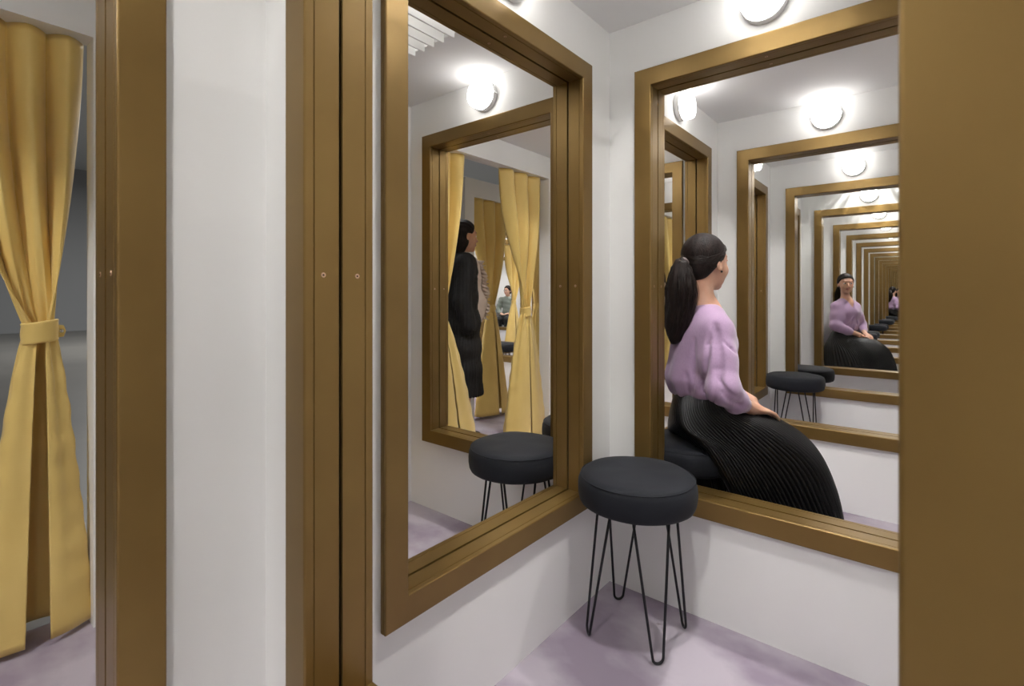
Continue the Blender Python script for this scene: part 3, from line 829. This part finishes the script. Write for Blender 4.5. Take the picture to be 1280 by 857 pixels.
# ------------------------------------------------------------------ the seated woman in lilac
def woman_lilac():
    o = empty('person', (1.187*K, -.193*K, 0), 'woman with a ponytail, lilac sweater and long black pleated skirt, seated', 'person')
    inv = Vector(o.location)
    def tolocal(ob): ob.location = -inv; return ob
    th = math.radians(-65); tt = math.radians(-50); hd = math.radians(-22)
    fh = np.array([math.cos(th), math.sin(th), 0]); lh = np.array([-math.sin(th), math.cos(th), 0])
    ft = np.array([math.cos(tt), math.sin(tt), 0]); lt = np.array([-math.sin(tt), math.cos(tt), 0])
    up = np.array([0, 0, 1.])
    Rt = np.array([ft, lt, up]); Rh = np.array([fh, lh, up])
    pel = np.array([1.557, -.288, .60]); nb = np.array([1.562, -.308, 1.050])
    H = Head((1.574, -.303, 1.226), yawR(hd, math.radians(-1)), .98)
    shR = np.array([1.484, -.372, .972]); shL = np.array([1.656, -.229, .978])
    elR = np.array([1.384, -.425, .748]); elL = np.array([1.735, -.225, .750])
    wrR = np.array([1.545, -.478, .672]); wrL = np.array([1.708, -.440, .668])
    hipR = pel-lh*.085-up*.01; hipL = pel+lh*.085-up*.01
    knR = pel+fh*.350-lh*.065-up*.14; knL = pel+fh*.350+lh*.065-up*.14
    anR = pel+fh*.340-lh*.065-up*.50; anL = pel+fh*.340+lh*.065-up*.50
    # body: one surface
    f = Field((1.30, -.86, .03), (1.95, -.08, 1.38), .0036)
    H.skull(f)
    f.cap(H.w((-.030, 0, -.07)), nb+up*.01-ft*.012, .040, .044, .022)
    f.cap(nb-up*.05, pel+up*.25, .07, .085, .05)
    f.cap(nb-lt*.02-up*.045, shR-up*.01, .030, .036, .03); f.cap(nb+lt*.02-up*.045, shL-up*.01, .030, .036, .03)
    f.ell(nb*.55+pel*.45+up*.03, Rt, (.080, .115, .15), .05)
    f.ell(pel+up*.02, Rh, (.085, .125, .085), .05)
    for sh, el, wr in ((shR, elR, wrR), (shL, elL, wrL)):
        f.cap(sh, el, .043, .036, .02); f.cap(el, el*.5+wr*.5, .036, .031, .015); f.cap(el*.5+wr*.5, wr, .031, .0225, .015)
    for hp, kn, an in ((hipR, knR, anR), (hipL, knL, anL)):
        f.cap(hp, kn, .066, .042, .04); f.cap(kn, kn*.55+an*.45, .042, .046, .03); f.cap(kn*.55+an*.45, an, .050, .032, .02)
        f.cap(an, an+fh*.05-up*.045, .032, .028, .02)
    # hands: left lies on the lap, right rests over it
    def frame3(a, c):
        a = np.array(a, float); a /= np.linalg.norm(a); c = np.array(c, float); c -= a*(c@a); c /= np.linalg.norm(c); return a, c
    a, c = frame3((.86, -.46, -.20), (.1, -.1, 1)); b = np.cross(c, a)
    hand(f, wrR+a*.005, np.array([a, b, c]), .42, s=.95)          # right hand: thumb toward her left
    a, c = frame3((-.80, -.58, -.16), (0, 0, 1)); b = -np.cross(c, a)
    hand(f, wrL+a*.005-up*.014, np.array([a, b, c]), .40, s=.95)
    V, Fa = f.mesh('body')
    tolocal(smooth_mesh('body', V, Fa, [M_SKIN, M_LIP], o, 1, mats=lambda P: H.lipmask(P)))
    nb_ = len(o.children); H.face_bits(o)
    for ch in list(o.children)[nb_:]: ch.location = -inv
    # hair cap
    f = Field(H.c-.15, H.c+.16, .004)
    f.ell(H.w((-.017, 0, .029)), H.R, (.094, .0785, .088), .01)
    f.ell(H.w((-.050, 0, -.035)), H.R, (.048, .050, .045), .03)
    n = H.R[0]*.80-up*.60; f.cutplane(H.w((.048, 0, .040)), n/np.linalg.norm(n), .022)
    V, Fa = f.mesh('hair'); hair = tolocal(smooth_mesh('hair', V, Fa, M_HAIR, o, 2))
    tie = np.array([-.110, .008, .000])
    rnd = np.random.RandomState(5); paths = []; rads = []
    # strands swept back over the head to the elastic
    for i in range(980):
        a = rnd.uniform(-2.25, 2.25)       # angle round the hairline
        if abs(a) < 1.0: p0 = np.array([.074-.012*abs(a), .062*math.sin(a*.85), .066-.013*abs(a)**1.5])
        else: p0 = np.array([.050-.058*(abs(a)-1), math.copysign(.074, a), .050-.072*(abs(a)-1)])
        q0 = p0-np.array([-.017, 0, .029]); q1 = tie-np.array([-.017, 0, .029])
        pts = []
        for t in np.linspace(0, 1, 10):
            q = q0*(1-t)+q1*t
            e = q/np.array([.0980, .0820, .0922]); L = np.linalg.norm(e)
            q = q/L*(1-.045*(1-t)**5+.012*math.sin(3.1*t)+rnd.uniform(-.006, .006)); pts.append(H.w(q+np.array([-.017, 0, .029])))
        paths.append(cat_rom(pts, 12)-np.array(inv)); rads.append(rnd.uniform(.0007, .0016))
    strands('hair_strands', paths, rads, M_HAIRS, hair); hair.children[-1].location = inv if False else Vector((0, 0, 0))
    hair.children[-1].matrix_parent_inverse = hair.matrix_basis.inverted()
    # ponytail
    ty = H.w(tie)
    back = -H.R[0]; lf = H.R[1]
    il = np.array([-.317, .948, 0])
    spine = cat_rom([ty, ty+back*.022-up*.022, ty+back*.034-il*.008-up*.085, ty+back*.030-il*.004-up*.16, ty+back*.020+il*.018-up*.25, ty+back*.014+il*.036-up*.325], 14)
    wid = np.interp(np.linspace(0, 1, 14), [0, .1, .3, .5, .75, .9, 1], [.0125, .018, .044, .064, .054, .034, .008])
    f = Field(ty-[.16, .16, .38], ty+[.16, .16, .06], .0045)
    for i in range(13): f.cap(spine[i], spine[i+1], wid[i]*.80, wid[i+1]*.80, .02)
    f.warp(lambda X, Y, Z: .0032*np.sin((X*.8+Y*.6)*150+Z*12+1.5*np.sin(Z*25))+.0016*np.sin((X*.3-Y*.9)*330-Z*20))
    V, Fa = f.mesh('ponytail'); pt = tolocal(smooth_mesh('ponytail', V, Fa, M_HAIR, o, 2))
    paths = []; rads = []
    for i in range(420):
        a = rnd.uniform(0, 6.283); r = rnd.uniform(.72, 1.02) if i < 340 else rnd.uniform(1.0, 1.25); ln = int(rnd.randint(10, 15))
        pts = []
        for j in range(ln):
            w = wid[min(j, 13)]; aa = a+.25*math.sin(j*.35+i)
            pts.append(spine[min(j, 13)]+(lf*math.cos(aa)+back*math.sin(aa)*.85)*w*r*.9)
        paths.append(cat_rom(pts, 16)-np.array(inv)); rads.append(rnd.uniform(.0009, .002))
    strands('ponytail_strands', paths, rads, M_HAIRS, pt); pt.children[-1].matrix_parent_inverse = pt.matrix_basis.inverted()
    bm = bmesh.new(); d = Vector(spine[2]-spine[0]).normalized(); u = d.orthogonal().normalized(); w = d.cross(u)
    tube(bm, [Vector(ty+back*.006-up*.003)+(u*math.cos(t)+w*math.sin(t))*.0165 for t in np.linspace(0, 2*math.pi, 20, endpoint=False)], .0048, 8, closed=True)
    tolocal(link('hair_elastic', bm_mesh('hair_elastic', bm), M_ELASTIC, o, True))
    for q in (1, -1):
        bm = bmesh.new(); bmesh.ops.create_uvsphere(bm, u_segments=12, v_segments=8, radius=.0045)
        for v in bm.verts: v.co += Vector(H.w((-.004, q*.0795, -.041)))
        tolocal(link('earring', bm_mesh('earring', bm), M_LEATHER, o, True))
    # sweater
    f = Field((1.26, -.62, .58), (1.95, -.06, 1.12), .0045)
    f.cap(nb-up*.065, pel+up*.27, .072, .098, .05)
    f.cap(nb-lt*.045-up*.035, shR-up*.008, .034, .050, .05); f.cap(nb+lt*.045-up*.035, shL-up*.008, .034, .050, .05)
    f.ell(nb-ft*.015-up*.035, Rt, (.062, .075, .035), .03)
    f.ell(nb*.55+pel*.45+up*.03-ft*.012, Rt, (.106, .132, .17), .05)
    f.ell(nb*.55+pel*.45+up*.055+ft*.045, Rt, (.070, .110, .07), .05)
    f.ell(pel+up*.160-ft*.008, Rt, (.120, .138, .075), .08)                 # blouson fullness above the hem
    f.ell(pel+up*.125, Rt, (.113, .130, .04), .02)
    f.cutplane(pel+up*.100, -up, .008)
    for sh, el, wr in ((shR, elR, wrR), (shL, elL, wrL)):
        m1 = sh*.5+el*.5; cuff = el*.30+wr*.70; dn = up*.012
        f.cap(sh-up*.015, m1, .046, .048, .06); f.cap(m1, el+dn, .048, .052, .05)
        f.cap(el+dn, el*.55+wr*.45, .054, .048, .025); f.cap(el*.55+wr*.45-up*.004, el*.38+wr*.62, .048, .037, .012); f.cap(el*.40+wr*.60, cuff, .035, .033, .006)
        f.cap(sh*.7+nb*.3-up*.08, m1*.8+(pel+up*.2)*.2, .042, .046, .05)
    # folds that gather between back and sleeve, sleeve seams, blouson gathers
    cd = np.array([-.948, -.317, 0])
    def q(u, z): return np.array([1.50, -.33, 0])+np.array([.317, -.948, 0])*u+up*z
    f.crease(q(.030, .985), q(.022, .705), cd, .0085, .020, bow=(.004, -.012, 0))
    f.crease(q(.010, .95), q(-.020, .73), cd, .004, .016)
    f.crease(q(-.045, .93), q(-.050, .72), cd, .0035, .014)
    f.crease(q(.055, .93), q(.100, .885), cd, .0035, .008)
    f.crease(q(.040, .80), q(.105, .735), cd, .0045, .014, bow=(0, 0, -.012))
    f.crease(q(.045, .765), q(.115, .705), cd, .0050, .014, bow=(0, 0, -.010))
    f.crease(q(-.075, .80), q(-.060, .715), cd, .004, .012)
    f.crease(q(-.01, .78), q(.0, .715), cd, .004, .012)
    fd = ft
    c0 = nb*.5+pel*.5
    for a0, b0 in (((.0, .05), (.06, -.10)), ((.03, .0), (.09, -.09)), ((-.03, .02), (-.08, -.10)), ((.0, -.06), (.01, -.13))):
        f.crease(c0+lt*a0[0]+up*a0[1], c0+lt*b0[0]+up*b0[1], fd, .004, .014)
    # neckline
    f.cap(nb+up*.06-ft*.020, nb+up*.004-ft*.004, .056, .049, .008, 'sub')
    for t in np.linspace(0, 1, 8): f.cap(nb+up*(.02-.12*t)+ft*(.045+.03*t), nb+up*(.02-.12*t)+ft*.20, .046*(1-t)+.005, .055*(1-t)+.006, .004, 'sub')
    def wr_(X, Y, Z):
        a = np.arctan2(Y-pel[1], X-pel[0])
        return .0030*np.sin(8*a+2.2*np.sin(Z*11+2*a))*np.clip((.95-Z)*5, 0, 1)+.0016*np.sin(Z*48+3*np.sin(a*4)+X*30)*np.clip((.84-Z)*9, 0, 1)
    f.warp(wr_)
    for el, wr in ((elR, wrR), (elL, wrL)):
        d = wr-el; d /= np.linalg.norm(d); cuff = el*.30+wr*.70+d*.052
        f.cap(cuff, cuff+d*.05, .050, .050, .003, 'sub')
    V, Fa = f.mesh('sweater'); sw = tolocal(smooth_mesh('sweater', V, Fa, M_SWEATER, o, 2))
    # skirt: pleats fan from the waist over the knees
    ctl = {0: [(.092, 0, .725), (.135, 0, .672), (.260, 0, .625), (.380, 0, .548), (.442, 0, .43), (.465, 0, .28), (.475, 0, .14)],
           45: [(.068, .080, .725), (.115, .120, .665), (.240, .150, .606), (.358, .162, .510), (.415, .168, .38), (.440, .172, .26), (.450, .175, .14)],
           90: [(0, .112, .725), (.010, .150, .660), (.085, .180, .595), (.180, .198, .500), (.250, .207, .38), (.290, .21, .26), (.31, .215, .14)],
           135: [(-.065, .078, .725), (-.078, .122, .655), (-.060, .160, .595), (.015, .196, .545), (.080, .208, .44), (.135, .213, .32), (.17, .215, .20)],
           180: [(-.088, 0, .725), (-.108, 0, .665), (-.118, 0, .600), (-.105, 0, .548), (-.07, 0, .532), (-.03, 0, .528), (.0, 0, .527)]}
    keys = [0, 45, 90, 135, 180]
    ctl['far'] = [(-.065, .078, .725), (-.078, .122, .655), (-.080, .165, .595), (-.085, .205, .525), (-.085, .220, .40), (-.070, .225, .28), (-.05, .225, .18)]
    full = np.array([ctl['far' if k == 135 else k] for k in keys]+[[(x, -y, z) for x, y, z in ctl[k]] for k in (135, 90, 45)])
    NP = 88; per = 6; NT = NP*per; NR = 44
    tt_ = np.arange(NT)/NT*8
    # periodic Catmull-Rom over the angle
    def pcr(A, t):
        i = np.floor(t).astype(int); u = (t-i)[:, None, None]
        a, b, c, d = A[(i-1) % 8], A[i % 8], A[(i+1) % 8], A[(i+2) % 8]
        return .5*((2*b)+(-a+c)*u+(2*a-5*b+4*c-d)*u*u+(-a+3*b-3*c+d)*u**3)
    L = pcr(full, tt_)                      # NT x 7 x 3
    G_ = np.stack([cat_rom(L[i], NR) for i in range(NT)])   # NT x NR x 3
    dT = np.roll(G_, -3, 0)-np.roll(G_, 3, 0); dR = np.gradient(G_, axis=1)
    N = np.cross(dT, dR); N /= np.linalg.norm(N, axis=2)[..., None]+1e-9
    cen = G_.mean(0, keepdims=True); sgn = np.sign(((G_-cen)*N).sum(2).mean()); N *= sgn
    phs = (np.arange(NT) % per)/per
    saw = np.where(phs < .72, phs/.72, (1-phs)/.28)-.5
    v = np.linspace(0, 1, NR)
    amp = .0025+.0125*v**.8; amp[:3] *= .3
    underside = np.clip((np.cos(tt_/8*2*np.pi)+1.0)*2.5, .15, 1)
    P = G_+N*(saw[:, None, None]*amp[None, :, None]*underside[:, None, None])
    Wd = pel*[1, 1, 0]+P[..., 0:1]*fh+P[..., 1:2]*lh+P[..., 2:3]*up
    V = Wd.reshape(-1, 3); F_ = []
    for i in range(NT):
        j = (i+1) % NT
        for r in range(NR-1): F_.append((i*NR+r, j*NR+r, j*NR+r+1, i*NR+r+1))
    sk = link('skirt', pydata('skirt', V-np.array(inv), F_), M_SKIRT, o, True)
    sk.data.polygons.foreach_set('use_smooth', [False]*len(sk.data.polygons)) if False else None
    md = sk.modifiers.new('cloth', 'SOLIDIFY'); md.thickness = .0015
    # waistband
    bm = bmesh.new(); n = 48; rg = []
    for i in range(n):
        a = 2*math.pi*i/n
        rg.append([bm.verts.new(Vector(pel*[1, 1, 0]+fh*(.093+q)*math.cos(a)+lh*(.113+q)*math.sin(a)+up*z)-inv) for q, z in ((.002, .695), (.004, .70), (.0, .725), (-.006, .725), (-.004, .695))])
    for i in range(n):
        A_, B_ = rg[i], rg[(i+1) % n]
        for k in range(5): bm.faces.new((A_[k], A_[(k+1) % 5], B_[(k+1) % 5], B_[k]))
    link('waistband', bm_mesh('waistband', bm), M_SKIRT, o, True)
    for an in (anR, anL): tolocal(shoe(o, an, th))
    return o
woman_lilac()

# ------------------------------------------------------------------ the standing woman in black, in the passage
def woman_black(bx, by, yaw, hgt=1.66):
    o = empty('person', (bx, by, 0), 'standing woman with a black bob, long black coat and beige ruffled blouse behind the curtain', 'person')
    inv = Vector(o.location); s = hgt/1.63
    R = yawR(yaw); fw, lf, up = R; B = np.array([bx, by, 0.])
    L = lambda x, y, z: B+s*(x*fw+y*lf+z*up)
    def loc(ob): ob.location = -inv; return ob
    H = Head(L(.02, 0, 1.505), yawR(yaw, math.radians(-2)), s*1.0)
    f = Field(L(0, 0, 0)-[.42, .42, -.03], L(0, 0, 1.66)+[.42, .42, 0], .006)
    H.skull(f)
    f.cap(L(-.01, 0, 1.43), L(-.015, 0, 1.33), .046*s, .052*s, .02)
    f.cap(L(-.01, 0, 1.28), L(-.01, 0, 1.0), .095*s, .10*s, .05)
    f.cap(L(-.01, .02, 1.32), L(-.01, .16, 1.30), .045*s, .045*s, .03); f.cap(L(-.01, -.02, 1.32), L(-.01, -.16, 1.30), .045*s, .045*s, .03)
    f.ell(L(-.02, 0, .90), R, (.11*s, .15*s, .12*s), .05)
    for q in (1, -1):
        f.cap(L(-.01, q*.155, 1.28), L(-.06, q*.18, 1.03), .040*s, .034*s, .02); f.cap(L(-.06, q*.18, 1.03), L(-.02, q*.150, .86), .033*s, .023*s, .02)
        a = np.array(fw*.15-up*.98); a /= np.linalg.norm(a); c = lf*q; b = np.cross(c, a); b *= np.sign(b@fw)
        hand(f, L(-.02, q*.150, .855), np.array([a, b, c]), .35, s=.95)
        f.cap(L(-.01, q*.085, .85), L(.0, q*.085, .48), .078*s, .052*s, .03); f.cap(L(0, q*.085, .48), L(-.02, q*.085, .28), .05*s, .048*s, .02); f.cap(L(-.02, q*.085, .28), L(-.01, q*.085, .09), .048*s, .032*s, .02)
        f.cap(L(-.01, q*.085, .09), L(.05, q*.085, .05), .032*s, .028*s, .02)
    V, Fa = f.mesh('body'); loc(smooth_mesh('body', V, Fa, [M_SKIN, M_LIP], o, 1, mats=lambda P: H.lipmask(P)))
    n0 = len(o.children); H.face_bits(o)
    for ch in list(o.children)[n0:]: ch.location = -inv
    f = Field(H.c-.17, H.c+.17, .005)
    f.ell(H.w((-.017, 0, .030)), H.R, (.100*s, .086*s, .092*s), .01)
    f.ell(H.w((-.030, 0, -.050)), H.R, (.070*s, .080*s, .085*s), .03)
    f.ell(H.w((-.035, 0, -.115)), H.R, (.058*s, .070*s, .045*s), .03)
    f.cap(H.w((-.015, .06, -.05)), H.w((.012, .062, -.115)), .026*s, .014*s, .02); f.cap(H.w((-.015, -.06, -.05)), H.w((.012, -.062, -.115)), .026*s, .014*s, .02)
    n = H.R[0]*.92-up*.40; f.cutplane(H.w((.050, 0, .035)), n/np.linalg.norm(n), .012)
    f.ell(H.w((.020, -.085, -.012)), H.R, (.03*s, .03*s, .036*s), .012, 'sub')
    f.ell(H.w((.055, 0, -.065)), H.R, (.06*s, .057*s, .075*s), .012, 'sub')
    f.warp(lambda X, Y, Z: .0016*np.sin((X*.7+Y*.7)*230+6*np.sin(Z*20)))
    V, Fa = f.mesh('hair'); loc(smooth_mesh('hair', V, Fa, M_HAIR, o, 2))
    # blouse
    f = Field(L(0, 0, .68)-[.35, .35, 0], L(0, 0, 1.42)+[.35, .35, 0], .006)
    f.ell(L(.012, 0, 1.22), R, (.125*s, .135*s, .17*s), .05); f.ell(L(.045, 0, 1.00), R, (.140*s, .115*s, .17*s), .05)
    f.cap(L(.0, 0, 1.34), L(-.01, 0, 1.39), .062*s, .050*s, .02)
    f.cap(L(.01, 0, 1.43), L(.0, 0, 1.39), .05*s, .047*s, .004, 'sub')
    f.warp(lambda X, Y, Z: .004*np.sin(Z*45+X*20)+.003*np.sin(X*60+Y*50))
    V, Fa = f.mesh('blouse'); loc(smooth_mesh('blouse', V, Fa, M_BEIGE, o, 2))
    # ruffles down the front
    for side in (1, -1):
        bm = bmesh.new(); prev = None
        for i in range(90):
            t = i/89; z = 1.33-.42*t
            wv = math.sin(i*1.15)*.016*(.5+t)
            base = L(.118+.035*math.sin(t*2.6), side*.012, z); tip = L(.150+.045*math.sin(t*2.4)+.010*math.cos(i*1.15), side*(.034+wv), z-.012+.010*math.cos(i*.9))
            a, b = bm.verts.new(Vector(base)-inv), bm.verts.new(Vector(tip)-inv)
            if prev: bm.faces.new((prev[0], a, b, prev[1]))
            prev = (a, b)
        rf = link('ruffle', bm_mesh('ruffle', bm), M_BEIGE, o, True); md = rf.modifiers.new('t', 'SOLIDIFY'); md.thickness = .003
    # coat
    f = Field(L(0, 0, .28)-[.42, .42, 0], L(0, 0, 1.42)+[.42, .42, 0], .007)
    f.ell(L(-.015, 0, 1.22), R, (.128*s, .175*s, .17*s), .06); f.cap(L(-.015, .13, 1.315), L(-.015, -.13, 1.315), .060*s, .060*s, .03)
    for zz, rx, ry in ((1.05, .135, .18), (.88, .15, .205), (.70, .155, .215), (.54, .16, .22), (.40, .165, .225), (.30, .168, .23)):
        f.ell(L(-.02, 0, zz), R, (rx*s, ry*s, .15*s), .05)
    for q in (1, -1):
        f.cap(L(-.01, q*.150, 1.28), L(-.06, q*.19, 1.03), .060*s, .056*s, .05); f.cap(L(-.06, q*.19, 1.03), L(-.01, q*.20, .86), .055*s, .050*s, .03)
    for t in np.linspace(0, 1, 22):       # open front
        z = 1.42-1.2*t; f.cap(L(.085, 0, z), L(.34, 0, z), .068+.014*t, .10, .006, 'sub')
    f.cap(L(.012, 0, 1.46), L(-.004, 0, 1.34), .068*s, .060*s, .008, 'sub')
    f.cutplane(L(0, 0, .37), -up, .004)
    def pl(X, Y, Z):
        a = np.arctan2(Y-by, X-bx); return .0028*np.sin(a*58)
    f.warp(pl)
    V, Fa = f.mesh('coat'); loc(smooth_mesh('coat', V, Fa, M_BLACK, o, 1))
    for q in (1, -1): loc(shoe(o, L(-.01, q*.085, .1), yaw, .03))
    return o
woman_black(2.165, 1.665, math.radians(-27))

# ------------------------------------------------------------------ the small seated person with glasses
def person_glasses(bx, by, yaw):
    o = empty('person', (bx, by, 0), 'tiny seated person with glasses and a grey-green sweater, far off between the curtains', 'person')
    inv = Vector(o.location); R = yawR(yaw); fw, lf, up = R; B = np.array([bx, by, 0.])
    L = lambda x, y, z: B+x*fw+y*lf+z*up
    def loc(ob): ob.location = -inv; return ob
    H = Head(L(.07, 0, 1.205), yawR(yaw-.35), .98)
    f = Field(B-[.62, .62, -.03], L(0, 0, 1.34)+[.62, .62, 0], .008)
    H.skull(f)
    f.cap(L(.05, 0, 1.14), L(.03, 0, 1.03), .046, .052, .02); f.cap(L(.02, 0, .98), L(0, 0, .66), .10, .12, .05); f.ell(L(0, 0, .61), R, (.13, .16, .09), .05)
    for q in (1, -1):
        sh = L(.03, q*.165, .985); el = L(.10, q*.215, .74); wr = L(.30, q*.08, .68)
        f.cap(L(.02, 0, 1.0), sh, .05, .046, .03); f.cap(sh, el, .043, .036, .02); f.cap(el, wr, .035, .023, .02)
        a = np.array(fw*.9-lf*q*.4); a /= np.linalg.norm(a); c = up; b = np.cross(c, a)*(1 if q < 0 else -1)
        hand(f, wr, np.array([a, b, c]), .4, s=.95)
        f.cap(L(.0, q*.09, .61), L(.43, q*.09, .55), .08, .06, .03); f.cap(L(.43, q*.09, .53), L(.42, q*.09, .10), .055, .036, .02); f.cap(L(.42, q*.09, .10), L(.47, q*.09, .05), .036, .03, .02)
    V, Fa = f.mesh('body'); loc(smooth_mesh('body', V, Fa, [M_SKIN, M_LIP], o, 1, mats=lambda P: H.lipmask(P)))
    n0 = len(o.children); H.face_bits(o)
    for ch in list(o.children)[n0:]: ch.location = -inv
    f = Field(H.c-.17, H.c+.17, .006)
    f.ell(H.w((-.017, 0, .031)), H.R, (.099, .084, .092), .01); f.ell(H.w((-.05, 0, -.04)), H.R, (.05, .06, .06), .03); f.ell(H.w((-.115, 0, -.03)), H.R, (.035, .04, .04), .02)
    n = H.R[0]*.85-up*.52; f.cutplane(H.w((.055, 0, .040)), n/np.linalg.norm(n), .012)
    V, Fa = f.mesh('hair'); loc(smooth_mesh('hair', V, Fa, M_HAIR, o, 2))
    bm = bmesh.new()
    for q in (1, -1):
        tube(bm, [H.w((.092, q*.032+.021*math.cos(t), .0+.016*math.sin(t))) for t in np.linspace(0, 6.283, 18, endpoint=False)], .002, 6, closed=True)
        tube(bm, [H.w((.090, q*.053, .004)), H.w((.04, q*.070, .004)), H.w((.0, q*.077, .0))], .0018, 6)
    tube(bm, [H.w((.093, -.011, .003)), H.w((.096, 0, .005)), H.w((.093, .011, .003))], .0018, 6)
    loc(link('glasses', bm_mesh('glasses', bm), M_LEATHER, o, True))
    f = Field(L(0, 0, .56)-[.4, .4, 0], L(0, 0, 1.1)+[.4, .4, 0], .008)
    f.cap(L(.02, 0, .99), L(0, 0, .68), .115, .14, .05)
    for q in (1, -1):
        sh = L(.03, q*.165, .985); el = L(.10, q*.215, .74); wr = L(.30, q*.08, .68)
        f.cap(L(.02, 0, .99), sh, .07, .062, .04); f.cap(sh, el, .062, .058, .03); f.cap(el, el*.15+wr*.85, .056, .034, .02)
    f.cap(L(.03, 0, 1.12), L(.03, 0, 1.05), .07, .055, .006, 'sub'); f.cutplane(L(0, 0, .60), -up, .005)
    f.warp(lambda X, Y, Z: .004*np.sin(Z*60+X*30))
    V, Fa = f.mesh('sweater'); loc(smooth_mesh('sweater', V, Fa, M_GREEN, o, 2))
    f = Field(B-[.62, .62, -.06], L(0, 0, .70)+[.62, .62, 0], .008)
    f.ell(L(0, 0, .62), R, (.15, .18, .095), .04)
    for q in (1, -1):
        f.cap(L(.0, q*.09, .61), L(.43, q*.09, .55), .095, .075, .03); f.cap(L(.43, q*.09, .54), L(.42, q*.09, .14), .07, .055, .03)
    f.cutplane(L(0, 0, .10), -up, .004)
    V, Fa = f.mesh('trousers'); loc(smooth_mesh('trousers', V, Fa, M_BLACK, o, 2))
    for q in (1, -1): loc(shoe(o, L(.42, q*.09, .1), yaw, .01))
    return o
person_glasses(6.50*K, 4.965*K, math.radians(203))
